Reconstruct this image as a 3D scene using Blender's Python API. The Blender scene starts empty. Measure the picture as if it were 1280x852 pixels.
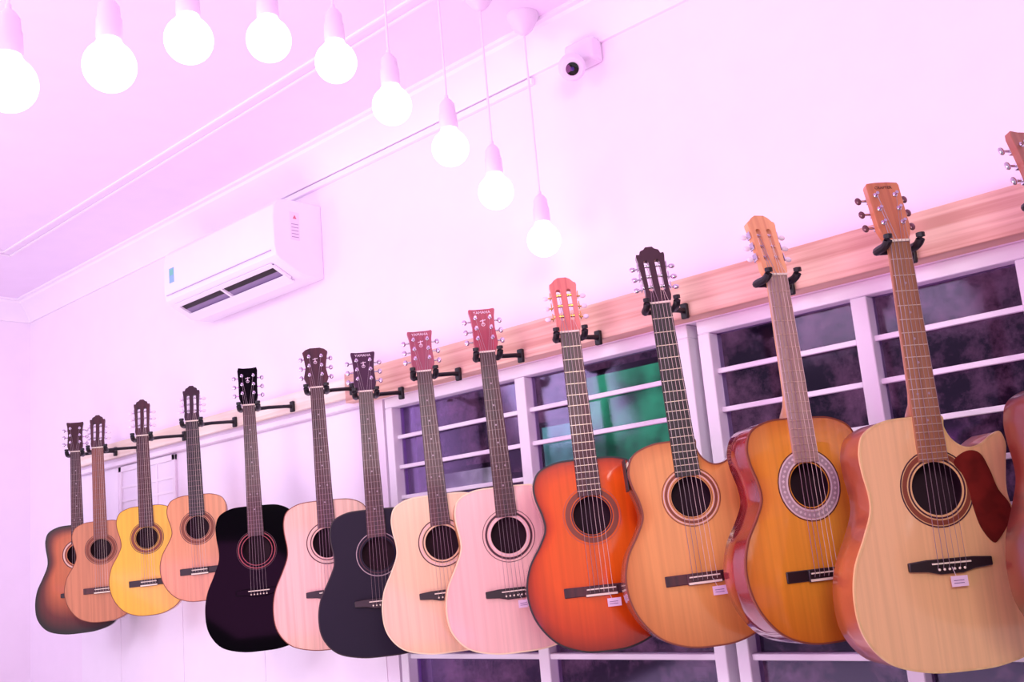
import bpy, math, random
from mathutils import Vector, Matrix
from mathutils.geometry import tessellate_polygon
random.seed(4)
scene = bpy.context.scene
COL = scene.collection
R = math.radians
try:
    scene.view_settings.view_transform = 'Standard'
    scene.view_settings.look = 'None'
except Exception: pass

# ------------------------------------------------------------------ camera
F = 1323.0
CAM = Vector((0, -2.31, 1.45))
u = Vector((-602, 6726, -1323)).normalized()
w = Vector((-1440, -389, -1323)).normalized()
Xc = -w
Zc = (u - u.dot(Xc) * Xc).normalized()
Yc = Zc.cross(Xc)
RM = Matrix((Xc, Yc, Zc))
cd = bpy.data.cameras.new('camera')
cam = bpy.data.objects.new('camera', cd); COL.objects.link(cam)
cam.matrix_world = Matrix.Translation(CAM) @ RM.to_4x4()
cd.sensor_width = 36; cd.lens = F / 1280 * 36; cd.clip_start = .05
scene.camera = cam

def at(px, py, y):
    d = RM @ Vector((px - 640, 426 - py, -F))
    return CAM + d * ((y - CAM.y) / d.y)
def atx(px, py, x):
    d = RM @ Vector((px - 640, 426 - py, -F))
    return CAM + d * ((x - CAM.x) / d.x)

# ------------------------------------------------------------------ materials
def lin(c):
    return tuple(((v/255)/12.92 if v/255 <= .04045 else ((v/255+.055)/1.055)**2.4) for v in c) + (1,)
MC = {}
def mat(name, c, rough=.5, metal=0, coat=0, emis=None, es=0, spec=.5, mottle=.975, ms=9):
    if name in MC: return MC[name]
    m = bpy.data.materials.new(name); m.use_nodes = True
    nt = m.node_tree; b = nt.nodes['Principled BSDF']
    b.inputs['Base Color'].default_value = lin(c)
    b.inputs['Roughness'].default_value = rough
    b.inputs['Metallic'].default_value = metal
    b.inputs['Coat Weight'].default_value = coat
    b.inputs['Coat Roughness'].default_value = .06
    b.inputs['Specular IOR Level'].default_value = spec
    if emis:
        b.inputs['Emission Color'].default_value = lin(emis)
        b.inputs['Emission Strength'].default_value = es
    tc = nt.nodes.new('ShaderNodeTexCoord'); n = nt.nodes.new('ShaderNodeTexNoise')
    n.inputs['Scale'].default_value = ms
    nt.links.new(tc.outputs['Object'], n.inputs['Vector'])
    mx = nt.nodes.new('ShaderNodeMix'); mx.data_type = 'RGBA'
    mx.inputs[6].default_value = lin(c)
    mx.inputs[7].default_value = lin(tuple(v*mottle for v in c))
    if mottle < .9:
        mr = nt.nodes.new('ShaderNodeMapRange'); mr.inputs[1].default_value = .4; mr.inputs[2].default_value = .6
        nt.links.new(n.outputs['Fac'], mr.inputs[0]); nt.links.new(mr.outputs[0], mx.inputs[0])
    else: nt.links.new(n.outputs['Fac'], mx.inputs[0])
    nt.links.new(mx.outputs[2], b.inputs['Base Color'])
    MC[name] = m; return m
def wood(name, c1, c2, rough=.35, coat=.4, sx=60, sz=2.5, axis='z'):
    if name in MC: return MC[name]
    m = bpy.data.materials.new(name); m.use_nodes = True
    nt = m.node_tree; b = nt.nodes['Principled BSDF']
    tc = nt.nodes.new('ShaderNodeTexCoord'); mp = nt.nodes.new('ShaderNodeMapping')
    mp.inputs['Scale'].default_value = (sx, 8, sz) if axis == 'z' else (sz, 8, sx)
    n = nt.nodes.new('ShaderNodeTexNoise'); n.inputs['Scale'].default_value = 1.0
    n.inputs['Detail'].default_value = 4; n.inputs['Distortion'].default_value = .4
    r = nt.nodes.new('ShaderNodeValToRGB')
    r.color_ramp.elements[0].position = .35; r.color_ramp.elements[0].color = lin(c2)
    r.color_ramp.elements[1].position = .62; r.color_ramp.elements[1].color = lin(c1)
    L = nt.links.new
    L(tc.outputs['Object'], mp.inputs['Vector']); L(mp.outputs[0], n.inputs['Vector'])
    L(n.outputs['Fac'], r.inputs['Fac']); L(r.outputs[0], b.inputs['Base Color'])
    b.inputs['Roughness'].default_value = rough; b.inputs['Coat Weight'].default_value = coat
    b.inputs['Coat Roughness'].default_value = .08
    MC[name] = m; return m
def burst(name, stops, rough=.3, coat=.6):
    m = bpy.data.materials.new(name); m.use_nodes = True
    nt = m.node_tree; b = nt.nodes['Principled BSDF']
    a = nt.nodes.new('ShaderNodeAttribute'); a.attribute_name = 'edge'
    r = nt.nodes.new('ShaderNodeValToRGB'); cr = r.color_ramp
    cr.elements[0].position = stops[0][0]; cr.elements[0].color = lin(stops[0][1])
    cr.elements[1].position = stops[-1][0]; cr.elements[1].color = lin(stops[-1][1])
    for p, c in stops[1:-1]:
        e = cr.elements.new(p); e.color = lin(c)
    tc = nt.nodes.new('ShaderNodeTexCoord'); mp = nt.nodes.new('ShaderNodeMapping'); mp.inputs['Scale'].default_value = (90, 8, 2)
    n = nt.nodes.new('ShaderNodeTexNoise'); n.inputs['Scale'].default_value = 1; n.inputs['Detail'].default_value = 3
    hs = nt.nodes.new('ShaderNodeHueSaturation'); mr = nt.nodes.new('ShaderNodeMapRange')
    mr.inputs[1].default_value = .3; mr.inputs[2].default_value = .7; mr.inputs[3].default_value = .9; mr.inputs[4].default_value = 1.06
    L = nt.links.new
    L(tc.outputs['Object'], mp.inputs['Vector']); L(mp.outputs[0], n.inputs['Vector']); L(n.outputs['Fac'], mr.inputs[0]); L(mr.outputs[0], hs.inputs['Value'])
    L(a.outputs['Fac'], r.inputs['Fac']); L(r.outputs[0], hs.inputs['Color']); L(hs.outputs[0], b.inputs['Base Color'])
    b.inputs['Roughness'].default_value = rough; b.inputs['Coat Weight'].default_value = coat; b.inputs['Coat Roughness'].default_value = .05
    return m

# ------------------------------------------------------------------ mesh helpers
def tag(o, label=None, cat=None, group=None, kind=None):
    if label: o['label'] = label
    if cat: o['category'] = cat
    if group: o['group'] = group
    if kind: o['kind'] = kind
    return o
def empty(name, loc, rz=0):
    o = bpy.data.objects.new(name, None); COL.objects.link(o)
    o.location = loc; o.rotation_euler = (0, 0, rz); o.empty_display_size = .05
    return o
class MB:
    def __init__(s): s.v = []; s.f = []; s.m = []
    def add(s, vs, fs, mi=0):
        o = len(s.v); s.v += [Vector(p) for p in vs]
        for f in fs: s.f.append([i+o for i in f]); s.m.append(mi)
        return s
    def box(s, c, d, mi=0, rot=None):
        c = Vector(c); h = Vector(d)/2; vs = []
        for x in (-1, 1):
            for y in (-1, 1):
                for z in (-1, 1):
                    p = Vector((x*h.x, y*h.y, z*h.z))
                    if rot: p = rot @ p
                    vs.append(c+p)
        return s.add(vs, [(0,1,3,2),(4,6,7,5),(0,4,5,1),(2,3,7,6),(0,2,6,4),(1,5,7,3)], mi)
    def bb(s, x0, x1, y0, y1, z0, z1, mi=0):
        return s.box(((x0+x1)/2, (y0+y1)/2, (z0+z1)/2), (x1-x0, y1-y0, z1-z0), mi)
    def prism(s, outer, y0, y1, holes=(), mi=0):
        loops = [list(outer)] + [list(h) for h in holes]
        flat = [p for l in loops for p in l]; n = len(flat)
        tr = tessellate_polygon([[Vector((p[0], p[1], 0)) for p in l] for l in loops])
        vs = [(p[0], y0, p[1]) for p in flat] + [(p[0], y1, p[1]) for p in flat]
        fs = [tuple(t) for t in tr] + [tuple(i+n for i in reversed(t)) for t in tr]
        o = 0
        for l in loops:
            k = len(l)
            for i in range(k):
                a = o+i; b = o+(i+1) % k
                fs.append((a, b, b+n, a+n))
            o += k
        return s.add(vs, fs, mi)
    def tube(s, path, r, seg=8, mi=0, caps=True):
        path = [Vector(p) for p in path]; n = len(path)
        vs = []; fs = []
        rs = r if isinstance(r, (list, tuple)) else [r]*n
        for i, p in enumerate(path):
            t = (path[min(i+1, n-1)] - path[max(i-1, 0)]).normalized()
            ref = Vector((0, 0, 1)) if abs(t.z) < .9 else Vector((1, 0, 0))
            a = t.cross(ref).normalized(); b = t.cross(a)
            for k in range(seg):
                q = 2*math.pi*k/seg
                vs.append(p + (a*math.cos(q) + b*math.sin(q))*rs[i])
        for i in range(n-1):
            for k in range(seg):
                k2 = (k+1) % seg
                fs.append((i*seg+k, i*seg+k2, (i+1)*seg+k2, (i+1)*seg+k))
        if caps:
            fs.append(tuple(range(seg))); fs.append(tuple((n-1)*seg+k for k in range(seg)))
        return s.add(vs, fs, mi)
    def lathe(s, prof, o=(0,0,0), rot=None, seg=24, mi=0):
        o = Vector(o); vs = []; fs = []; n = len(prof)
        for r, z in prof:
            for k in range(seg):
                q = 2*math.pi*k/seg
                p = Vector((max(r, 1e-5)*math.cos(q), max(r, 1e-5)*math.sin(q), z))
                if rot: p = rot @ p
                vs.append(o+p)
        for i in range(n-1):
            for k in range(seg):
                k2 = (k+1) % seg
                fs.append((i*seg+k, i*seg+k2, (i+1)*seg+k2, (i+1)*seg+k))
        return s.add(vs, fs, mi)
    def ell(s, c, rad, seg=14, rings=8, mi=0):
        vs = []; fs = []
        for i in range(rings+1):
            th = math.pi*i/rings
            for k in range(seg):
                q = 2*math.pi*k/seg
                vs.append((c[0]+rad[0]*max(math.sin(th),1e-3)*math.cos(q), c[1]+rad[1]*max(math.sin(th),1e-3)*math.sin(q), c[2]-rad[2]*math.cos(th)))
        for i in range(rings):
            for k in range(seg):
                k2 = (k+1) % seg
                fs.append((i*seg+k, i*seg+k2, (i+1)*seg+k2, (i+1)*seg+k))
        return s.add(vs, fs, mi)
    def ring(s, c, r0, r1, y, th=.0008, seg=48, mi=0):
        vs = []; fs = []
        for r, yy in ((r0, y), (r0, y-th), (r1, y-th), (r1, y)):
            for k in range(seg):
                q = 2*math.pi*k/seg
                vs.append((c[0]+r*math.cos(q), yy, c[1]+r*math.sin(q)))
        for i in range(3):
            for k in range(seg):
                k2 = (k+1) % seg
                fs.append((i*seg+k, i*seg+k2, (i+1)*seg+k2, (i+1)*seg+k))
        return s.add(vs, fs, mi)
    def build(s, name, mats, parent=None, smooth=True, bevel=0, loc=None, rot=None, ang=35, edge=None):
        me = bpy.data.meshes.new(name)
        me.from_pydata([tuple(p) for p in s.v], [], s.f)
        if not isinstance(mats, (list, tuple)): mats = [mats]
        for m in mats: me.materials.append(m)
        me.polygons.foreach_set('material_index', s.m)
        import bmesh
        bm = bmesh.new(); bm.from_mesh(me)
        bmesh.ops.recalc_face_normals(bm, faces=bm.faces); bm.to_mesh(me); bm.free()
        if edge:
            at_ = me.attributes.new('edge', 'FLOAT', 'POINT'); at_.data.foreach_set('value', edge)
        if smooth:
            me.polygons.foreach_set('use_smooth', [True]*len(me.polygons))
            me.set_sharp_from_angle(angle=R(ang))
        me.update()
        o = bpy.data.objects.new(name, me); COL.objects.link(o)
        if parent: o.parent = parent
        if loc is not None: o.location = loc
        if rot is not None: o.rotation_euler = rot
        if bevel:
            b = o.modifiers.new('bevel', 'BEVEL'); b.width = bevel; b.segments = 2
            b.limit_method = 'ANGLE'; b.angle_limit = R(40)
        return o
def text_mesh(name, s, size, m, parent, loc, rot, align='CENTER', depth=.0004):
    c = bpy.data.curves.new(name, 'FONT'); c.body = s; c.size = size; c.align_x = align; c.align_y = 'CENTER'; c.extrude = depth
    t = bpy.data.objects.new('tmp', c); COL.objects.link(t)
    bpy.context.view_layer.update()
    me = bpy.data.meshes.new_from_object(t.evaluated_get(bpy.context.evaluated_depsgraph_get()))
    bpy.data.objects.remove(t); me.name = name; me.materials.clear(); me.materials.append(m)
    o = bpy.data.objects.new(name, me); COL.objects.link(o); o.parent = parent
    o.location = loc; o.rotation_euler = rot
    return o
def spline(pts, n=6, closed=True):
    out = []; k = len(pts)
    rng = range(k) if closed else range(k-1)
    for i in rng:
        if closed: p0, p1, p2, p3 = pts[(i-1) % k], pts[i], pts[(i+1) % k], pts[(i+2) % k]
        else: p0, p1, p2, p3 = pts[max(i-1,0)], pts[i], pts[i+1], pts[min(i+2,k-1)]
        for j in range(n):
            t = j/n; a = []
            for d in range(len(p1)):
                a.append(.5*(2*p1[d] + (p2[d]-p0[d])*t + (2*p0[d]-5*p1[d]+4*p2[d]-p3[d])*t*t + (3*p1[d]-p0[d]-3*p2[d]+p3[d])*t**3))
            out.append(tuple(a))
    if not closed: out.append(tuple(pts[-1]))
    return out

# ------------------------------------------------------------------ setting
M_wall = mat('wall_paint', (248, 233, 250), .7)
M_ceil = mat('ceiling_paint', (248, 231, 254), .7)
M_white = mat('white_gloss_paint', (246, 238, 250), .35)
M_trimw = mat('white_trim_paint', (250, 240, 253), .5)
M_floor = wood('floor_boards', (170, 145, 140), (140, 115, 110), .5, .1, 8, 1)
M_dark = mat('outside_dark', (46, 36, 52), .8)
LX = -5.58; CZ = 2.95
WX0, WX1, WZ0, WZ1 = -2.74, .55, .90, 1.985
def st(name, mb, m, parent=None, **k):
    o = mb.build(name, m, parent, **k)
    if parent is None: o['kind'] = 'structure'
    return o
b = MB()
b.bb(LX-.1, WX0, 0, .14, 0, CZ+.1); b.bb(WX1, 1.6, 0, .14, 0, CZ+.1)
b.bb(WX0, WX1, 0, .14, 0, WZ0); b.bb(WX0, WX1, 0, .14, WZ1, CZ+.1)
st('wall_back', b, M_wall, smooth=False)
st('wall_left', MB().bb(LX-.1, LX, -5.5, 0, 0, CZ+.1), M_wall, smooth=False)
st('floor', MB().bb(LX-.1, 1.6, -5.5, .14, -.1, 0), M_floor, smooth=False)
st('ceiling', MB().bb(LX-.1, 1.6, -5.5, .14, CZ, CZ+.1), M_ceil, smooth=False)
def cornice(name, along):
    prof = [(0, -.10), (.012, -.10), (.016, -.088), (.03, -.07), (.055, -.045), (.085, -.028), (.095, -.022), (.10, -.012), (.115, -.010), (.115, 0), (0, 0)]
    vs = []; n = len(prof)
    for e in (0, 1):
        for d, h in prof:
            if along == 'x': vs.append(((LX + d) if e == 0 else 1.6, -d, CZ + h))
            else: vs.append((LX + d, -d if e == 0 else -5.5, CZ + h))
    fs = [(i, (i+1) % n, n+(i+1) % n, n+i) for i in range(n)]
    m = MB().add(vs, fs); st(name, m, M_trimw, ang=20)
cornice('trim_1', 'x'); cornice('trim_2', 'y')
b = MB()
for d in (.43, .475):
    e = d + .40
    b.bb(LX+e, 1.6, -d-.010, -d, CZ-.008, CZ); b.bb(LX+e, LX+e+.010, -5.5, -d, CZ-.008, CZ)
st('trim_3', b, M_trimw, bevel=.002)
PX0, PX1 = -5.0, -2.80
b = MB(); b.bb(PX0, PX1, -.030, 0, 1.975, 1.995)
st('trim_4', b, M_trimw, bevel=.003)
b = MB()
for x0, x1 in ((-5.0, -4.62), (-4.08, -3.50), (-3.497, -2.80)):
    b.bb(x0, x1, -.003, 0, .25, 1.97)
b.bb(-4.615, -4.085, -.003, 0, .25, 1.66)
st('trim_5', b, M_trimw)
t = empty('window_3', (-4.35, 0, 1.67)); t['kind'] = 'structure'
f = MB()
for x0, x1, z0, z1 in ((-.25, .25, 0, .025), (-.25, .25, .275, .30), (-.25, -.225, 0, .3), (.225, .25, 0, .3)): f.bb(x0, x1, -.012, 0, z0, z1)
f.build('window_frame', M_trimw, t, bevel=.002)
MB().bb(-.225, .225, -.004, 0, .025, .275).build('pane', mat('frosted_pane', (246, 236, 252), .3), t)
for z in (.085, .145, .205): MB().bb(-.225, .225, -.008, -.004, z-.005, z+.005).build('grille_bar', M_trimw, t)
for x in (-.09, .09): MB().bb(x-.005, x+.005, -.009, -.004, .025, .275).build('grille_bar', M_trimw, t)
st('baseboard_back', MB().bb(LX, 1.6, -.015, 0, 0, .10), M_trimw, bevel=.003)
st('baseboard_left', MB().bb(LX, LX+.015, -5.5, -.015, 0, .10), M_trimw, bevel=.003)

mg = bpy.data.materials.new('window_glass'); mg.use_nodes = True
nt = mg.node_tree; nt.nodes.clear()
o_ = nt.nodes.new('ShaderNodeOutputMaterial'); tr = nt.nodes.new('ShaderNodeBsdfTransparent'); gl = nt.nodes.new('ShaderNodeBsdfGlossy')
tr.inputs[0].default_value = (.78, .72, .84, 1); gl.inputs['Roughness'].default_value = .08; gl.inputs[0].default_value = (.85, .7, 1, 1)
fr = nt.nodes.new('ShaderNodeFresnel'); fr.inputs[0].default_value = 1.33
mx = nt.nodes.new('ShaderNodeMixShader')
nt.links.new(fr.outputs[0], mx.inputs[0]); nt.links.new(tr.outputs[0], mx.inputs[1]); nt.links.new(gl.outputs[0], mx.inputs[2]); nt.links.new(mx.outputs[0], o_.inputs[0])
def window(name, x0, x1, mull, barz):
    t = empty(name, (x0, .03, WZ0)); t['kind'] = 'structure'
    W = x1-x0; H = WZ1-WZ0
    f = MB(); fw = .035
    f.bb(0, W, -.03, .03, 0, fw); f.bb(0, W, -.03, .03, H-fw, H); f.bb(0, fw, -.03, .03, fw, H-fw); f.bb(W-fw, W, -.03, .03, fw, H-fw)
    f.build('window_frame', M_white, t, bevel=.003)
    xs = [0+fw] + [m-x0 for m in mull] + [W-fw]
    MB().bb(fw, W-fw, -.02, .02, .245-.010, .245+.006).build('transom', M_white, t, bevel=.003)
    for m in mull:
        MB().bb(m-x0-.020, m-x0+.020, -.026, .026, fw, H-fw).build('mullion', M_white, t, bevel=.003)
    for i in range(len(xs)-1):
        MB().bb(xs[i], xs[i+1], .008, .011, fw, H-fw).build('pane', mg, t)
    for z in barz:
        MB().bb(fw, W-fw, -.012, .0, z-.0065, z+.0065).build('grille_bar', M_white, t, bevel=.002)
bars = [1.085-.035-.10*k for k in range(1, 8)]
window('window_1', WX0+.01, -1.50, [-2.11], bars)
window('window_2', -1.47, -.30, [-1.03, -.66], bars)
window('window_4', -.27, WX1-.01, [.1], bars)
m = bpy.data.materials.new('outside_wall_haze'); m.use_nodes = True
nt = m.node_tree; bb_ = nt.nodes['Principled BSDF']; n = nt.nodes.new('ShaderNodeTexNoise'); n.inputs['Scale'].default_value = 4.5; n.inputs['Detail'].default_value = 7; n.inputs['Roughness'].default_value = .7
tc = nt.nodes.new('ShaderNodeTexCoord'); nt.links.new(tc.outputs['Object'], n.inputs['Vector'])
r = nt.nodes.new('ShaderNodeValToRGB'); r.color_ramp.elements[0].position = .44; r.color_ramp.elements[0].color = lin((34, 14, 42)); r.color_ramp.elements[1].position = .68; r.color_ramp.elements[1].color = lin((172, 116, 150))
nt.links.new(n.outputs['Fac'], r.inputs[0]); nt.links.new(r.outputs[0], bb_.inputs['Base Color']); nt.links.new(r.outputs[0], bb_.inputs['Emission Color']); bb_.inputs['Emission Strength'].default_value = .45  # wall emits its own colours, painting the dim purple haze outside
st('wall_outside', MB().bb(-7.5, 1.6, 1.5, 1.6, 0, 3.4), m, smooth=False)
st('outside_block_top', MB().bb(-7.5, 1.6, .14, 1.5, 3.3, 3.4), M_dark, smooth=False)  # unseen dark slab added to keep world light off the outside
st('outside_block_bottom', MB().bb(-7.5, 1.6, .14, 1.5, -.1, 0), M_dark, smooth=False)  # unseen lower slab of the same added light block
st('outside_block_sides', MB().bb(-7.6, -7.5, .14, 1.6, 0, 3.3).bb(1.6, 1.7, .14, 1.6, 0, 3.3), M_dark, smooth=False)  # unseen end slabs added to shut world light out at the sides
def lit_panel(px, py, y, wd, ht, c, es, label, cat='sign', lo=.4):
    p = at(px, py, y); t = empty('lit_panel', (p.x, y, p.z-ht/2))
    tag(t, label, cat)
    nm = 'lit_%d' % px
    m = bpy.data.materials.new(nm); m.use_nodes = True; nt = m.node_tree; b_ = nt.nodes['Principled BSDF']
    tc = nt.nodes.new('ShaderNodeTexCoord'); n = nt.nodes.new('ShaderNodeTexNoise'); n.inputs['Scale'].default_value = 6; n.inputs['Detail'].default_value = 3
    r = nt.nodes.new('ShaderNodeValToRGB'); r.color_ramp.elements[0].position = .36; r.color_ramp.elements[0].color = lin(tuple(v*lo for v in c)); r.color_ramp.elements[1].position = .64; r.color_ramp.elements[1].color = lin(c)
    nt.links.new(tc.outputs['Object'], n.inputs['Vector']); nt.links.new(n.outputs['Fac'], r.inputs[0]); nt.links.new(r.outputs[0], b_.inputs['Emission Color'])
    b_.inputs['Emission Strength'].default_value = es; b_.inputs['Base Color'].default_value = (.02, .03, .03, 1)
    MB().bb(-wd/2, wd/2, -.01, .02, 0, ht).build('lit_face', m, t)
    f = MB()
    f.bb(-wd/2-.02, wd/2+.02, -.02, .03, -.02, 0); f.bb(-wd/2-.02, wd/2+.02, -.02, .03, ht, ht+.02)
    f.bb(-wd/2-.02, -wd/2, -.02, .03, 0, ht); f.bb(wd/2, wd/2+.02, -.02, .03, 0, ht)
    f.build('panel_frame', M_dark, t)
    MB().bb(-.012, .012, .03, 1.5-y, ht*.5, ht*.5+.024).build('bracket', M_dark, t)
lit_panel(792, 518, .85, .42, .34, (60, 200, 140), 1.0, 'green glowing panel seen through the window between the orange guitar and the honey cutaway guitar', lo=.35)
lit_panel(700, 556, .95, .16, .16, (130, 225, 215), .9, 'small pale cyan lit panel seen through the window left of the orange guitar')
lit_panel(588, 598, .9, .36, .07, (235, 225, 240), .9, 'low white lit strip seen through the window between the cream and the pinkish guitars', 'light')

# ------------------------------------------------------------------ rail
M_rail = wood('raw_pine', (236, 194, 174), (206, 152, 134), .6, 0, 60, 1.6, axis='x')
RB = -.062
rl = MB().bb(-2.86, .9, RB, 0, 1.988, 2.09).build('hanging_rail', M_rail, bevel=.002)
tag(rl, 'wide raw pine board fixed along the wall just above the windows', 'rail')
rl = MB().bb(-5.02, -2.865, -.024, 0, 2.015, 2.085).build('hanging_rail', wood('cream_pine', (250, 238, 224), (234, 212, 192), .6, 0, 45, 1.2, axis='x'), bevel=.002)
tag(rl, 'narrow cream batten continuing the board to the left above the white panelling', 'rail')

# ------------------------------------------------------------------ guitars
AX = -.215
CLA = [(0,0),(.35,.012),(.68,.07),(.92,.19),(1.0,.33),(.93,.46),(.755,.57),(.665,.645),(.68,.72),(.75,.81),(.757,.885),(.66,.955),(.42,.993),(.15,1.0)]
STE = [(0,0),(.38,.008),(.74,.055),(.95,.16),(1,.29),(.95,.42),(.81,.54),(.715,.63),(.70,.70),(.735,.80),(.735,.88),(.66,.95),(.44,.992),(.15,1)]
CUT_C = [(.35,.012),(.68,.07),(.92,.19),(1.0,.33),(.93,.46),(.755,.57),(.665,.645),(.69,.72),(.775,.80),(.81,.865),(.76,.915),(.66,.905),(.50,.868),(.35,.865),(.23,.90),(.17,.95),(.15,1.0)]
CUT_S = [(.38,.008),(.74,.055),(.95,.16),(1,.29),(.95,.42),(.81,.54),(.73,.63),(.72,.70),(.76,.80),(.79,.865),(.75,.915),(.66,.905),(.50,.868),(.35,.865),(.23,.90),(.17,.95),(.15,1.0)]
M_ebony = mat('ebony', (34, 18, 24), .45, coat=.1)
M_rose = wood('rosewood', (78, 32, 38), (48, 18, 28), .45, .1, 50, 4)
M_bone = mat('bone', (240, 228, 205), .4)
M_chrome = mat('chrome', (215, 205, 220), .2, 1)
M_gold = mat('gold_metal', (225, 175, 90), .25, 1)
M_blackp = mat('black_plastic', (18, 14, 20), .35)
M_pearl = mat('pearl_button', (240, 225, 232), .25)
M_inlay = mat('inlay_dot', (170, 145, 155), .4)
M_steel = mat('string_steel', (180, 162, 168), .35, .8)
M_nylon = mat('string_nylon', (225, 205, 195), .35)
M_hole = mat('hole_shade', (44, 12, 30), .8)  # dark wine colour stands for the shade inside the hollow body
M_rub = mat('hanger_black', (14, 8, 18), .45)
M_tag = mat('tag_card', (238, 212, 232), .6)
M_tagp = mat('tag_print', (120, 80, 130), .6)
M_fret = mat('fret_wire', (132, 96, 98), .4, .3)
M_fretb = mat('fret_wire_bright', (220, 196, 175), .3, .5)

def outline(kind, cut, W, L):
    h = CLA if kind == 'c' else STE
    right = (CUT_C if kind == 'c' else CUT_S) if cut else h[1:]
    cp = [(0, 0)] + [(x, z) for x, z in right] + [(-x, z) for x, z in reversed(h[1:])]
    return spline([(x*W/2, z*L) for x, z in cp], 7)
def offs(o, d):
    n = len(o); out = []
    for i in range(n):
        a = Vector(o[i-1]); b = Vector(o[(i+1) % n]); t = (b-a)
        if t.length < 1e-7: t = Vector((1, 0))
        t.normalize(); nn = Vector((t.y, -t.x))
        out.append((o[i][0]+nn.x*d, o[i][1]+nn.y*d))
    return out

def guitar(g):
    nx, ny = g['nut']; bx, by = g['bridge']
    px = lambda y: nx + (bx-nx)*(y-ny)/(by-ny)
    zf = lambda y: at(px(y), y, AX).z
    pn = at(nx, ny, AX); X = pn.x
    zb = zf(g['bot'])
    zN = zf(ny)-zb; zB = zf(by)-zb; L = zf(g['btop'])-zb; zH = zf(g['hole'])-zb; zT = zf(g['top'])-zb
    zH = min(zH, L*.75)
    kind = g['k']; W = g['W']; sc = W/.375
    far = X < -1.9
    pb = at(bx, by, AX); lean = (pb.x-pn.x)/(pn.z-pb.z)
    if 'hx' in g:
        ph = at(g['hx'], g['hole'], AX); lean = .5*lean + .5*(ph.x-pn.x)/(pn.z-ph.z)
    lean = max(-.05, min(.05, lean))
    RR = Matrix.Rotation(-lean, 3, 'Y') @ Matrix.Rotation(R(g['phi']), 3, 'Z')
    org = pn - RR @ Vector((0, 0, zN))
    root = empty('acoustic_guitar', org); root.rotation_euler = RR.to_euler('XYZ')
    tag(root, g['label'], 'guitar', 'guitars hung along the rail')
    ol = outline(kind, g.get('cut'), W, L); n = len(ol)
    dp = lambda z: (.088 + .017*(1-z/L))*max(sc, .85)
    b = MB(); vs = []
    for (off, fy) in ((0, 0), (0, .5), (0, .955), (-.0025, .99), (-.007, 1.0)):
        for (x, z) in offs(ol, off): vs.append((x, .001 + (dp(z)-.001)*fy, z))
    fs = [(r_*n+i, r_*n+(i+1) % n, (r_+1)*n+(i+1) % n, (r_+1)*n+i) for r_ in range(4) for i in range(n)]
    tri = tessellate_polygon([[Vector((x, z, 0)) for x, z in offs(ol, -.007)]])
    fs += [tuple(i+4*n for i in t) for t in tri]
    b.add(vs, fs); body = b.build('body', g['side'], root, ang=50)
    rh = .0485*max(sc, .86); NR = 9; vs = []; ed = []
    for j in range(NR+1):
        t = j/NR
        for x, z in ol:
            d = Vector((x, z-zH)); dn = d.normalized(); q = dn*rh + (d - dn*rh)*t
            vs.append((q.x, 0, zH+q.y)); ed.append(t)
    fs = [(j*n+i, j*n+(i+1) % n, (j+1)*n+(i+1) % n, (j+1)*n+i) for j in range(NR) for i in range(n)]
    MB().add(vs, fs).build('soundboard', g['face'], root, edge=ed)
    vs = []
    bw = g.get('bw', .0028)
    for off, y in ((-bw, -.0008), (.0008, -.0008), (.0008, .006)):
        for x, z in offs(ol, off): vs.append((x, y, z))
    fs = [(j*n+i, j*n+(i+1) % n, (j+1)*n+(i+1) % n, (j+1)*n+i) for j in range(2) for i in range(n)]
    MB().add(vs, fs).build('binding', g.get('bind', M_ebony), root)
    toY = Matrix.Rotation(-math.pi/2, 3, 'X')
    MB().lathe([(rh, 0), (rh, .004), (rh*1.25, .012), (rh*1.25, .05), (0, .05)], (0, 0, zH), toY, 40).build('sound_hole', M_hole, root)
    ro = MB(); rm = []
    for k_, (a, c, m_) in enumerate(g['ros']):
        ro.ring((0, zH), rh*a, rh*c, 0, .0009, 48, k_); rm.append(m_)
    ro.build('rosette', rm, root)
    if 'mosaic' in g:
        mo = MB()
        for k_ in range(36):
            q = 2*math.pi*k_/36; rr = rh*1.36
            mo.box((rr*math.cos(q), -.0012, zH+rr*math.sin(q)), (.005, .001, .005), 0, Matrix.Rotation(-q+R(45), 3, 'Y'))
        mo.build('rosette_mosaic', g['mosaic'], root)
    wN = (.052 if kind == 'c' else .044)*max(sc, .9)/2; wB = (.062 if kind == 'c' else .057)*max(sc, .9)/2
    zE = zH + rh*1.02
    wid = lambda z: wN + (wB-wN)*(zN-z)/(zN-zE)
    rows = []; S = 10
    for z, d_, k_ in [(L-.004, .078*sc, .62), (L+.012, .066*sc, .68), (L+.028, .040, .85), (L+.05, .024, .96)] + [(L+.05+(zN-.012-L-.05)*i/6, .022-.003*i/6, .96) for i in range(1, 7)] + [(zN+.004, .020, 1.0)]:
        row = []
        for i in range(S+1):
            q = math.pi*i/S
            xx = math.cos(q); yy = math.sin(q)
            row.append((xx*wid(z)*(1-(1-k_)*yy), yy*d_, z))
        rows.append(row)
    vs = [p for r_ in rows for p in r_]; m_ = S+1
    fs = [(j*m_+i, j*m_+i+1, (j+1)*m_+i+1, (j+1)*m_+i) for j in range(len(rows)-1) for i in range(S)]
    fs += [tuple(range(m_)), tuple((len(rows)-1)*m_+i for i in range(m_))]
    fs += [(j*m_, (j+1)*m_, (j+1)*m_+S, j*m_+S) for j in range(len(rows)-1)]
    MB().add(vs, fs).build('neck', g['neck'], root, ang=50)
    fb = MB().prism([(-wid(zE), zE), (wid(zE), zE), (wN, zN), (-wN, zN)], -.006, .0003).build('fingerboard', g['fb'], root, bevel=.0006)
    Ssc = zN-zB
    fh = .0006 if far else .0008
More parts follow.
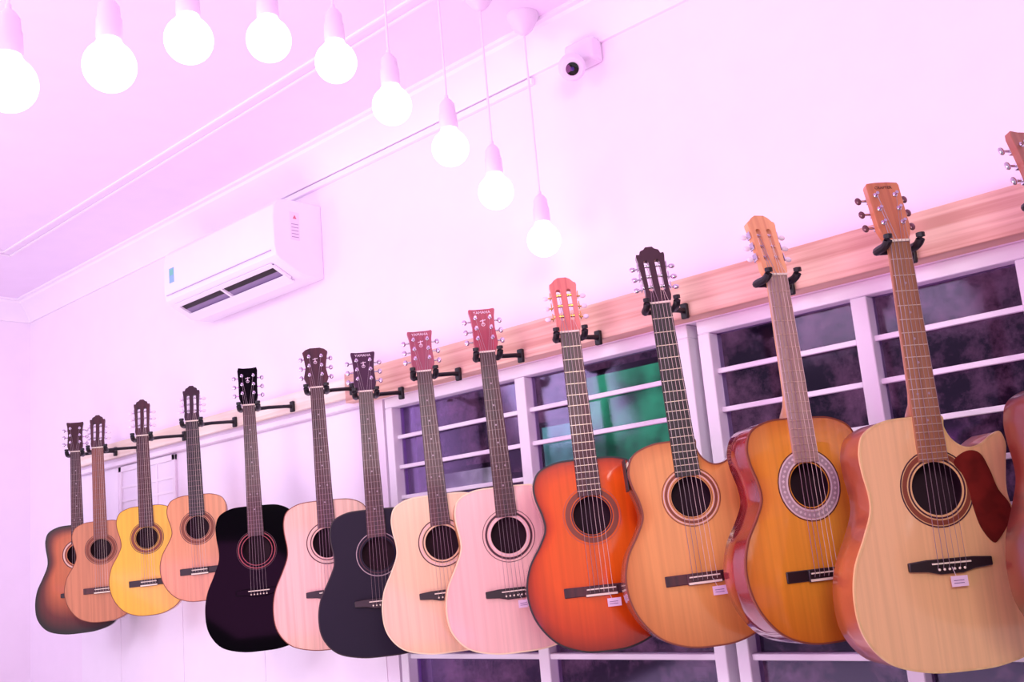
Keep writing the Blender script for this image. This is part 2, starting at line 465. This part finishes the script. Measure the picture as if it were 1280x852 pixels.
    for k_ in range(1, 21):
        z = zB + Ssc*2**(-k_/12)
        if z < zE+.004: break
        ww = wid(z)
        MB().prism([(-ww+.0008, z-fh), (ww-.0008, z-fh), (ww-.0008, z+fh), (-ww+.0008, z+fh)], -.0071, -.006).build('fret', M_fret if far else M_fretb, fb)
    if kind == 's':
        for k_ in (3, 5, 7, 9, 12, 15):
            z = zB + Ssc*(2**(-k_/12)+2**(-(k_-1)/12))/2
            if z < zE+.01: break
            for xx in ((-.012, .012) if k_ == 12 else (0,)):
                MB().ring((xx, z), .00001, .0026, -.006, .0003, 14).build('fret_marker', M_inlay, fb)
    MB().bb(-wN, wN, -.0095, 0, zN, zN+.005).build('nut', M_bone, root, bevel=.0006)
    tilt = R(-13); Hh = (zT-zN-.004)/math.cos(tilt)
    hl = Vector((0, -.004, zN+.004))
    hr = (tilt, 0, 0)
    HM = Matrix.Translation(hl) @ Matrix.Rotation(tilt, 4, 'X')
    hs = g.get('hs', 'y'); e = Hh; q = g.get('hw', 1.0)*max(sc, .85)
    if kind == 'c':
        half = [(wN/q, 0), (.030, .006), (.0325, .018), (.031, .035), (.0345, e*.72), (.037, e-.026), (.036, e-.019), (.028, e-.020), (.024, e-.010), (.014, e-.006), (.009, e)]
        if hs == 'crown': half = half[:7] + [(.030, e-.016), (.022, e-.007), (.012, e-.001)]
    else:
        half = {'y': [(wN/q, 0), (.031, .014), (.0345, .026), (.0315, e*.55), (.034, e*.8), (.038, e-.006), (.036, e-.001), (.018, e-.003)],
                'sq': [(wN/q, 0), (.028, .01), (.034, .028), (.034, e*.6), (.0365, e-.012), (.033, e), (.015, e-.003)],
                'open': [(wN/q, 0), (.034, .018), (.041, .034), (.034, e*.5), (.040, e*.82), (.043, e-.016), (.032, e-.006), (.018, e-.001)],
                'flat': [(wN/q, 0), (.029, .012), (.0345, .030), (.035, e*.6), (.036, e-.008), (.033, e-.002), (.014, e)]}[hs]
    half = [(x*q, z) for x, z in half]
    out = half + [(-x, z) for x, z in reversed(half)]
    holes = []
    if kind == 'c':
        for s_ in (-1, 1):
            z0, z1 = .032, e-.036; xs0, xs1 = .008*q, .0205*q
            hp = []
            cx = s_*(xs0+xs1)/2; rr = (xs1-xs0)/2
            for i in range(9): a = math.pi + math.pi*i/8; hp.append((cx+rr*math.cos(a), z0+rr+rr*math.sin(a)))
            for i in range(9): a = math.pi*i/8; hp.append((cx+rr*math.cos(a), z1-rr+rr*math.sin(a)))
            holes.append(hp)
    head = MB().prism(out, 0, .016, holes).build('headstock', g['head'], root, bevel=.0012, loc=hl, rot=hr)
    if g.get('txt'):
        text_mesh('headstock_lettering', g['txt'], g.get('ts', .012)*q, g.get('txtm', M_pearl), head, (0, -.0006, e-.014), (R(90), 0, 0))
    if g.get('emblem'):
        em = MB()
        em.ring((0, e*.62), .004, .0055, 0, .0005, 20)
        em.prism([(-.0012, e*.62), (.0012, e*.62), (.0012, e*.62+.016), (-.0012, e*.62+.016)], -.0005, 0)
        em.prism([(-.008, e*.62+.010), (.008, e*.62+.013), (.008, e*.62+.015), (-.008, e*.62+.012)], -.0005, 0)
        em.build('headstock_emblem', g.get('txtm', M_pearl), head)
    posts = {}
    for s_ in (-1, 1):
        for i in range(3):
            z = e*(.30+.235*i) if kind == 's' else .032 + (e-.068)*(.17+.33*i)
            tb = MB()
            if kind == 's':
                tb.lathe([(.0055, .0), (.0055, .002), (.003, .003), (.003, .011), (.0036, .012), (0, .012)], (s_*.021*q, 0, z), Matrix.Rotation(math.pi/2, 3, 'X'), 12)
                tb.box((s_*.024*q, .0205, z), (.016, .009, .014))
                tb.tube([(s_*.028*q, .021, z), (s_*(.036*q+.008), .021, z)], .0025, 8)
                pp = Vector((s_*.021*q, -.007, z))
            else:
                tb.tube([(s_*.003*q, .007, z), (s_*.034*q, .007, z)], .0042, 10)
                tb.tube([(s_*.034*q, .010, z-.004), (s_*(.036*q+.009), .010, z-.004)], .0022, 8)
                tb.box((s_*.0375*q, .009, z), (.002, .012, .018))
                pp = Vector((s_*.0145*q, .003, z))
            tp = tb.build('tuning_peg', g.get('peg', M_chrome), root, loc=hl, rot=hr)
            MB().ell((s_*(.036*q+.0145), .021 if kind == 's' else .010, z if kind == 's' else z-.004), (.0072, .0038, .0088) if kind == 's' else (.0085, .004, .0065)).build('button', g.get('btn', M_chrome), tp)
            posts[(s_, i)] = pp
    if kind == 's':
        o2 = [(-.080,-.008),(-.045,-.011),(-.022,-.017),(.022,-.017),(.045,-.011),(.080,-.008),(.080,.009),(.045,.012),(-.045,.012),(-.080,.009)]
        o2 = [(x*sc, zB+z) for x, z in o2]
        br = MB().prism(o2, -.009, 0).build('bridge', g.get('bm', M_ebony), root, bevel=.002)
        for i in range(6):
            MB().ell((-.026+.0104*i, -.0095, zB-.008), (.0026, .003, .0026), 10, 6).build('bridge_pin', g.get('pin', M_bone), br)
    else:
        br = MB().bb(-.094*sc, .094*sc, -.005, 0, zB-.012, zB+.012).bb(-.042*sc, .042*sc, -.010, -.004, zB-.014, zB+.012).build('bridge', g.get('bm', M_rose), root, bevel=.002)
        MB().bb(-.040*sc, .040*sc, -.0112, -.010, zB-.013, zB-.008).build('tie_block', M_bone, br)
    MB().bb(-.037*sc, .037*sc, -.0125, -.008, zB+.002, zB+.005).build('saddle', M_bone, br)
    for i in range(6):
        xb = (-.0275+.011*i)*max(sc, .85)*(1.05 if kind == 'c' else .98); xn = (xb/.0275)*(wN-.004)
        s_ = -1 if i < 3 else 1; j = (i if i < 3 else 5-i)
        pp = HM @ posts[(s_, j)]
        zb_ = zB-.007
        r_ = (.0007 if i < 3 else .0005) if not far else .00045
        MB().tube([(xb, -.0085, zb_), (xb, -.0132, zB+.0035), (xn, -.0102, zN+.002), tuple(pp)], r_, 5).build('string', M_steel if (kind == 's' or i < 3) else M_nylon, root)
    if 'pick' in g:
        q2 = g.get('ps', 1.0)*sc
        pg = [(.040,.046),(.068,.064),(.094,.058),(.108,.026),(.118,-.010),(.136,-.040),(.132,-.066),(.104,-.100),(.090,-.104),(.072,-.076),(.064,-.040),(.061,-.01),(.054,.02)]
        MB().prism(spline([(x*q2, zH+z*q2) for x, z in pg], 5), -.0016, 0).build('pickguard', g['pick'], root)
    if g.get('tag'):
        tx = g['tag']
        tg = MB().bb(tx-.017, tx+.017, -.012, -.011, zB-.042, zB-.022).build('price_tag', M_tag, root)
        MB().tube([(tx-.005, -.0115, zB-.024), (tx-.012, -.013, zB-.004)], .0005, 5).build('tag_string', M_pearl, tg)
        p_ = MB()
        for k_ in range(2): p_.bb(tx-.012, tx+.009, -.0124, -.012, zB-.031-.005*k_, zB-.0298-.005*k_)
        p_.build('tag_print', M_tagp, tg)
    if g.get('pre'):
        best = min(ol, key=lambda p: abs(p[1]-L*.86) + (10 if p[0] > 0 else 0))
        MB().box((best[0]-.0005, .045, best[1]), (.003, .045, .075)).build('preamp_panel', M_blackp, root, bevel=.001)
    # hanger: arm swivels from a plate on the rail to the yoke under the headstock
    hy = -.024 if X < -2.86 else RB
    sx = g.get('sx', 0)
    ha = empty('guitar_hanger', (X+sx, hy, pn.z))
    tag(ha, 'black padded yoke hanger holding ' + g['short'], 'hanger', 'guitar hangers on the rail')
    MB().bb(-.010, .010, -.012, 0, -.016, .024).build('mounting_plate', M_rub, ha, bevel=.003)
    c_ = AX-hy
    T = lambda x, y, z: Vector((-sx, c_, 0)) + RR @ Vector((x, y, z))
    joint = T(0, .042, -.007)
    MB().tube([(0, -.010, .005), (0, -.03, .004), (joint.x*.5, (joint.y-.03)/2, .0), tuple(joint)], [.0075, .0065, .0065, .008], 10).build('arm', M_rub, ha)
    wy = wN+.0115
    path = [(-wy, -.030, .010), (-wy, -.028, -.002), (-wy, -.012, -.010), (-wy, .012, -.010), (-wy+.004, .032, -.009), (-wy+.016, .041, -.008), (0, .043, -.007), (wy-.016, .041, -.008), (wy-.004, .032, -.009), (wy, .012, -.010), (wy, -.012, -.010), (wy, -.028, -.002), (wy, -.030, .010)]
    path = spline(path, 3, False)
    MB().tube([T(*p) for p in path], [.0088 if (i < 13 or i > len(path)-14) else .0065 for i in range(len(path))], 10).build('yoke', M_rub, ha)
    return root

def rings(*a): return list(a)
def nat(name, c, d=.90, rough=.25, coat=.6): return wood(name, c, tuple(v*d for v in c), rough, coat, 90, 2)
m_mah = wood('mahogany_side', (180, 92, 56), (150, 68, 42), .3, .6, 40, 3)
m_redside = wood('red_mahogany_side', (140, 32, 26), (96, 16, 18), .12, 1, 40, 3)
m_neck = wood('neck_wood', (196, 132, 96), (170, 106, 78), .4, .3, 40, 3)
m_blk = mat('black_lacquer', (5, 2, 7), .06, coat=0, spec=.07)
m_char = mat('charcoal_satin', (38, 33, 48), .45, spec=.12)
m_rng = mat('ring_dark', (70, 24, 40), .5); m_rngl = mat('ring_light', (232, 196, 180), .5); m_rngw = mat('ring_white', (226, 208, 212), .4)
m_rngo = mat('ring_orange', (196, 84, 40), .4); m_rngb = mat('ring_brown', (128, 62, 40), .5); m_rngg = mat('ring_grey', (178, 158, 162), .5)
m_rngr = mat('ring_red', (150, 50, 60), .4)
R1 = rings((1.03, 1.10, m_rng), (1.16, 1.42, m_rngb), (1.48, 1.53, m_rng))
R2 = rings((1.10, 1.16, m_rng), (1.22, 1.34, m_rngl), (1.36, 1.42, m_rng))
R3 = rings((1.06, 1.10, m_rngw), (1.20, 1.32, m_rng), (1.44, 1.47, m_rng))
G = [
 dict(k='s', nut=(94,565), bridge=(105,742), top=526, btop=655, hole=692, bot=791, W=.35, phi=60, hs='y', bw=.001,
      face=burst('sunburst', [(0,(206,116,68)),(.5,(196,100,56)),(.78,(100,30,26)),(.97,(22,6,12))], .3, .25), side=mat('burst_side',(36,10,16),.25,coat=.3,spec=.3), bind=M_ebony,
      neck=m_neck, fb=M_rose, head=mat('burst_head',(60,22,26),.3), ros=R2,
      label='brown sunburst guitar with dark edges, first of the row beside the room corner', short='the sunburst guitar at the far end'),
 dict(k='c', nut=(122,560), bridge=(128,737), top=517, btop=651, hole=686, bot=777, W=.295, phi=57, bw=.0015,
      face=nat('tan_top',(208,136,98)), side=wood('tan_side',(184,106,72),(162,86,60)), bind=m_rngb, neck=wood('light_neck',(190,120,84),(160,94,66)), fb=wood('brown_board',(140,76,56),(112,56,44)), head=M_rose, ros=R1,
      btn=M_pearl, label='small tan wood guitar with a bare pale brown fingerboard, overlapping the sunburst one', short='the small tan guitar overlapping the sunburst one'),
 dict(k='c', nut=(178,545), bridge=(185,728), top=497, btop=632, hole=672, hx=188, bot=769, W=.295, phi=56, bw=.0015,
      face=nat('yellow_top',(246,188,56),.93), side=wood('yellow_side',(214,142,62),(186,114,52)), bind=m_rngb, neck=m_neck, fb=M_rose, head=M_rose, ros=R1, bm=M_ebony,
      btn=M_pearl, label='small bright yellow guitar with a ringed sound hole', short='the bright yellow guitar'),
 dict(k='c', nut=(240,527), bridge=(250,713), top=480, btop=618, hole=659, hx=247, bot=751, W=.28, phi=54, bw=.0015,
      face=nat('peach_top',(232,156,108)), side=wood('peach_side',(200,126,88),(172,100,72)), bind=m_rngb, neck=m_neck, fb=M_ebony, head=mat('dark_head',(50,22,36),.3), ros=R1, bm=M_ebony,
      btn=M_pearl, label='smallest guitar, peach coloured top, between the yellow and the glossy black one', short='the smallest peach coloured guitar'),
 dict(k='s', nut=(311,507), bridge=(324,739), top=457, btop=632, hole=687, hx=321, bot=813, W=.36, phi=54, hs='sq',
      face=m_blk, side=m_blk, bind=m_blk, neck=m_blk, fb=M_rose, head=m_blk, ros=rings((1.08,1.14,m_rngr),(1.28,1.36,m_rngr),(1.42,1.46,m_rng)), emblem=1,
      label='glossy black guitar with thin reddish sound hole rings', short='the glossy black guitar', bm=m_blk),
 dict(k='s', nut=(396,485), bridge=(414,741), top=432, btop=625, hole=678, bot=811, W=.365, phi=50, hs='open', bw=.0016,
      face=nat('blush_top',(246,196,170)), side=m_mah, bind=m_rngb, neck=M_rose, fb=M_rose, head=M_rose, ros=R2, btn=M_chrome, emblem=1,
      label='pale blush guitar with a wide curved brown headstock, between the black and charcoal ones', short='the blush guitar beside the glossy black one'),
 dict(k='s', nut=(457,490), bridge=(477,752), top=437, btop=636, hole=692, hx=473, bot=820, W=.38, phi=52, hs='y', txt='YAMAHA', emblem=1,
      face=m_char, side=mat('charcoal_side',(20,16,26),.4,spec=.2), bind=M_ebony, neck=M_rose, fb=M_rose, head=mat('plum_head',(62,28,54),.3), ros=rings((1.12,1.17,m_rng),(1.3,1.35,m_rngg)),
      label='matte charcoal grey guitar with a dark plum headstock', short='the matte charcoal guitar'),
 dict(k='s', nut=(530,465), bridge=(559,742), top=410, btop=618, hole=678, hx=555, bot=815, W=.375, phi=50, hs='y', txt='YAMAHA', emblem=1, sx=-.006,
      face=nat('cream_top',(244,202,158),.94), side=wood('amber_side',(214,150,92),(190,124,74)), bind=mat('cream_bind',(246,222,180),.3), neck=M_rose, fb=M_rose, head=wood('pink_head',(168,86,98),(142,64,80)), ros=R2,
      label='cream topped guitar with a honey coloured rim, right after the charcoal one', short='the cream topped guitar beside the charcoal one'),
 dict(k='s', nut=(609,441), bridge=(643,740), top=382, btop=608, hole=669, hx=637, bot=815, W=.375, phi=50, hs='y', txt='YAMAHA', emblem=1, tag=.02, sx=-.008,
      face=nat('pink_top',(246,196,184),.95), side=wood('amber_side',(214,150,92),(190,124,74)), bind=mat('cream_bind',(246,222,180),.3), neck=M_rose, fb=M_rose, head=wood('red_head',(176,68,82),(150,52,68)), ros=R3,
      label='pinkish pale guitar with black bridge and white tag, just left of the orange one', short='the pinkish pale guitar left of the orange one'),
 dict(k='c', nut=(712,416), bridge=(750,737), top=342, btop=573, hole=644, hx=741, bot=814, W=.368, phi=46, tag=.028, bw=.0035, sx=-.022,
      face=burst('orange_top',[(0,(230,104,28)),(.6,(226,88,20)),(.85,(196,62,14)),(1,(130,26,10))],.12,.9), side=wood('orange_side',(120,28,12),(84,18,10),.15,.8), bind=M_ebony, neck=wood('orange_neck',(206,110,60),(180,86,44)), fb=M_rose, head=wood('peach_head',(228,140,122),(204,112,100)), hs='crown',
      ros=rings((1.03,1.1,m_rng),(1.16,1.42,m_rngb),(1.5,1.55,m_rngo)), btn=M_pearl, peg=M_gold, label='bright orange guitar with black edging', short='the bright orange guitar'),
 dict(k='c', nut=(825,380), bridge=(876,722), top=303, btop=550, hole=621, hx=868, bot=808, W=.36, phi=45, cut=1, tag=.03, pre=1, sx=-.028,
      face=burst('honey_top',[(0,(234,172,100)),(.6,(228,160,88)),(1,(198,122,58))],.15,.8), side=wood('brown_side',(112,52,32),(82,34,24),.25,.7), bind=m_rngb, neck=m_neck, fb=M_ebony, head=mat('dark_slot_head',(50,22,22),.25,coat=.5), peg=M_chrome, btn=M_chrome,
      ros=rings((1.04,1.07,m_rngb),(1.14,1.17,m_rngw),(1.20,1.32,m_rngb),(1.36,1.39,m_rngw),(1.44,1.48,m_rngb)), label='honey coloured cutaway guitar with a dark slotted headstock and silver pegs', short='the honey coloured cutaway guitar'),
 dict(k='c', nut=(970,345), bridge=(1026,717), top=263, btop=522, hole=606, hx=1014, bot=803, W=.365, phi=62, tag=.03, hs='crown', sx=-.045,
      face=burst('amber_top',[(0,(238,164,62)),(.6,(230,152,50)),(1,(196,112,34))],.12,.9), side=m_redside, bind=m_rngb, neck=wood('pale_neck',(222,170,110),(200,146,92)), fb=wood('grey_board',(186,160,146),(160,132,122)), head=wood('honey_head',(238,174,118),(218,146,96)), peg=M_chrome, btn=M_pearl,
      ros=rings((1.05,1.10,m_rng),(1.12,1.20,m_rngw),(1.21,1.50,m_rngg),(1.51,1.58,m_rngw),(1.6,1.64,m_rng)), mosaic=mat('mosaic_grey',(222,206,208),.5), bm=M_ebony, label='amber guitar turned to show its glossy red side, with a wide pale rosette', short='the amber guitar with a red side'),
 dict(k='s', nut=(1122,303), bridge=(1188,705), top=222, btop=520, hole=610, hx=1170, bot=838, W=.40, phi=50, cut=1, tag=.01, hs='flat', hw=.95, sx=-.032,
      face=nat('natural_top',(236,188,132),.95,.2,.7), side=m_mah, bind=wood('maple_bind',(228,190,132),(210,170,112)), neck=wood('tan_neck',(208,146,92),(184,122,76)), fb=wood('tan_board',(164,112,78),(138,90,64)), head=wood('tan_head',(200,124,80),(176,100,64)), btn=mat('smoky_button',(120,80,90),.25,.6),
      ros=rings((1.08,1.14,m_rng),(1.2,1.38,m_rngb),(1.42,1.47,m_rng)), pick=mat('tortoise_guard',(118,36,30),.2,coat=.5,mottle=.8,ms=22), bm=M_ebony, txt='CRAFTER', ts=.009, txtm=mat('print_brown',(104,56,44),.5),
      label='largest natural wood cutaway guitar with a dark red pickguard', short='the natural guitar with a red pickguard'),
 dict(k='s', nut=(1312,246), bridge=(1408,692), top=156, btop=474, hole=583, bot=798, W=.355, phi=60, hs='sq', sx=-.03,
      face=nat('rose_top',(190,104,84)), side=wood('rose_side',(112,38,28),(82,26,22),.3,.6), bind=M_rose, neck=m_neck, fb=M_rose, head=wood('umber_head',(172,102,82),(142,76,62)), ros=R2,
      label='reddish brown guitar cut off by the right edge of the picture', short='the guitar cut off at the right edge'),
]
for g in G: guitar(g)

# ------------------------------------------------------------------ pendant lamps
M_bulb = mat('bulb_glow', (255, 240, 252), .3, emis=(255, 236, 250), es=1.7)
M_sock = mat('socket_white', (236, 218, 240), .4)
M_cord = mat('cord_white', (242, 224, 244), .5)
BP = [(680,300),(620,240),(563,185),(490,132),(420,78),(336,50),(236,50),(137,83),(10,105)]
names = ['lowest pendant bulb hanging nearest the wall with a long white cord', 'second pendant bulb from the wall, above the gap left of the orange guitar', 'third pendant bulb from the wall on a white cord',
         'fourth pendant bulb from the wall, left of the security camera', 'fifth pendant bulb from the wall, midway along the arched row', 'sixth pendant bulb from the wall, near the top of the arched row',
         'third pendant bulb from the left end, near the top of the arch', 'second pendant bulb from the left end of the row', 'pendant bulb at the left edge of the picture']
for k, (px_, py_) in enumerate(BP):
    p = atx(px_, py_, -1.82 + .02*k)
    t = empty('pendant_lamp', (p.x, p.y, CZ)); tag(t, names[k], 'lamp', 'pendant bulbs in an arched row')
    zc = p.z - CZ
    rb = .047
    prof = [(0, zc-rb)] + [(rb*math.sin(a), zc-rb*math.cos(a)) for a in [math.pi*i/20 for i in range(1, 17)]] + [(.021, zc+rb+.002), (.019, zc+rb+.012)]
    MB().lathe(prof, seg=32).build('bulb', M_bulb, t)
    z0 = zc+rb+.004
    MB().lathe([(.0, z0), (.022, z0), (.0235, z0+.006), (.0225, z0+.04), (.0205, z0+.043), (.019, z0+.065), (.012, z0+.076), (.005, z0+.082), (.005, z0+.09), (0, z0+.09)], seg=24).build('socket', M_sock, t)
    MB().tube([(0, 0, z0+.085), (0, 0, -.055)], .003, 8).build('cord', M_cord, t)
    MB().lathe([(0, 0), (.047, 0), (.047, -.008), (.040, -.022), (.026, -.045), (.012, -.058), (.005, -.062), (0, -.062)], seg=28).build('canopy', M_sock, t)

# ------------------------------------------------------------------ air conditioner
ac = empty('air_conditioner', (-3.79, 0, 2.475)); tag(ac, 'white wall mounted split air conditioner with open louvres below the cornice', 'air conditioner')
W_ = .77
prof = [(0, .28), (-.15, .28), (-.185, .273), (-.205, .253), (-.212, .21), (-.212, .10), (-.205, .065), (-.19, .05), (-.10, .004), (-.08, 0), (0, 0)]
def extr(prof, x0, x1):
    n = len(prof); vs = [(x, y, z) for x in (x0, x1) for y, z in prof]
    fs = [(i, (i+1) % n, n+(i+1) % n, n+i) for i in range(n)] + [tuple(range(n)), tuple(range(2*n-1, n-1, -1))]
    return MB().add(vs, fs)
M_ac = mat('ac_plastic', (247, 238, 252), .3)
extr(prof, .0, W_).build('casing', M_ac, ac, bevel=.004, ang=25)
sl = Vector((0, -.19+.10, .05-.004)).normalized()
def slantbox(x0, x1, s0, s1, dep, th, m_, name, par, bev=.001):
    nrm = Vector((0, sl.z, -sl.y)) if Vector((0, sl.z, -sl.y)).z < 0 else Vector((0, -sl.z, sl.y))
    base = Vector((0, -.10, .004)); vs = []
    for x in (x0, x1):
        for s_ in (s0, s1):
            for d in (dep, dep+th):
                q = base + sl*s_ + nrm*d; vs.append((x, q.y, q.z))
    return MB().add(vs, [(0,1,3,2),(4,6,7,5),(0,4,5,1),(2,3,7,6),(0,2,6,4),(1,5,7,3)]).build(name, m_, par, bevel=bev)
slantbox(.05, W_-.05, .022, .094, .0, .0015, mat('outlet_shade', (150, 130, 170), .5), 'air_outlet', ac)  # raised darker sheet, colour stands for shade in the outlet recess
slantbox(.06, W_-.06, .056, .080, .0015, .0012, M_blackp, 'air_slot_shade', ac)  # thin black strip painted as the shade inside the open slot
slantbox(.05, W_-.05, -.01, .036, .010, .004, M_ac, 'louvre', ac)
slantbox(.05, W_-.05, .084, .104, .006, .004, M_ac, 'louvre', ac)
for x in (.05, .36, W_-.06): slantbox(x, x+.012, .01, .09, .001, .010, M_ac, 'louvre_hinge', ac)
MB().bb(.02, W_-.02, -.2135, -.2115, .083, .086).build('panel_seam', mat('seam_grey', (190, 170, 206), .5), ac)
MB().bb(.045, .080, -.2135, -.2118, .13, .19).build('energy_sticker', mat('sticker_blue', (140, 185, 220), .5), ac)
MB().bb(.048, .077, -.2142, -.2135, .16, .185).build('sticker_print', mat('sticker_teal', (120, 200, 185), .5), ac)
MB().bb(W_, W_+.001, -.14, -.10, .13, .235).build('side_sticker', mat('sticker_white', (240, 225, 240), .5), ac)
MB().prism([(-.0, 0), (.016, 0), (.008, .014)], 0, .001).build('warning_mark', mat('sticker_red', (214, 110, 130), .5), ac, loc=(W_+.002, -.128, .21), rot=(0, 0, R(90)))
pr = MB()
for i in range(5): pr.bb(W_+.001, W_+.0016, -.135, -.105, .14+.012*i, .1425+.012*i)
pr.build('sticker_print', mat('print_grey', (170, 145, 180), .5), ac)
dx = MB().bb(-3.20, -1.93, -.016, 0, 2.822, 2.842).bb(-3.22, -3.20, -.016, 0, 2.755, 2.842).build('cable_duct', M_trimw, bevel=.002)
tag(dx, 'thin white cable duct running under the cornice from air conditioner to camera', 'cable duct')

# ------------------------------------------------------------------ security camera
p = at(728, 62, -.03)
sc_ = empty('security_camera', (p.x, 0, p.z-.035)); tag(sc_, 'small white security camera with black lens on a square mounting box under the cornice', 'security camera')
M_cam = mat('camera_white', (238, 222, 242), .35)
MB().bb(-.05, .05, -.055, 0, -.015, .055).build('mounting_box', M_cam, sc_, bevel=.009)
MB().tube([(-.002, -.045, -.0), (-.002, -.065, -.02)], .015, 12).build('neck_joint', M_cam, sc_)
o = Vector((-.002, -.085, -.034))
wo = Vector((p.x, 0, p.z-.035)) + o
d = (CAM + Vector((.05, 0, -.55)) - wo).normalized()
rq = Vector((0, 0, 1)).rotation_difference(d).to_matrix()
MB().lathe([(0, -.038), (.020, -.034), (.034, -.018), (.039, 0), (.038, .016), (.034, .028), (.030, .033), (.018, .034), (0, .034)], o, rq, 32).build('camera_head', M_cam, sc_)
MB().lathe([(.0185, .033), (.0185, .0365), (.012, .038), (0, .0385)], o, rq, 24).build('lens', mat('lens_black', (8, 5, 12), .08, coat=1), sc_)
MB().lathe([(.0, .0392), (.006, .0390), (.006, .0380)], o, rq, 16).build('lens_ring', mat('lens_blue', (60, 40, 110), .1), sc_)

# ------------------------------------------------------------------ light
wd = bpy.data.worlds.new('world'); scene.world = wd; wd.use_nodes = True
bg = wd.node_tree.nodes['Background']; bg.inputs[0].default_value = (.92, .83, 1.0, 1); bg.inputs[1].default_value = .50
def area(loc, to, size, e, c, name):
    l = bpy.data.lights.new(name, 'AREA'); l.size = size; l.energy = e; l.color = c
    o = bpy.data.objects.new(name, l); COL.objects.link(o); o.location = loc
    o.rotation_euler = (Vector(to)-Vector(loc)).to_track_quat('-Z', 'Y').to_euler()
area((1.0, -2.9, 2.85), (-1.2, 0, 1.3), 1.2, 66, (1, .95, .92), 'front_key')
area((-2.4, -2.7, 2.88), (-2.8, 0, 1.2), 1.2, 25, (.98, .88, 1), 'middle_key')
area((-2.9, -2.3, .5), (-2.9, -2.0, 3), 2.6, 60, (.97, .84, 1), 'lavender_ceiling_fill')  # added area light below the view, brightens the ceiling
area((-1.3, -1.8, 1.5), (-1.4, -1.0, 3), 1.2, 15, (1, .22, .88), 'magenta_ceiling_fill')  # added area light, tints the ceiling magenta; no lamp stands here
area((-4.6, -3.0, 2.6), (-4.8, 0, 1.2), 1.0, 24, (.80, .78, 1), 'blue_left')
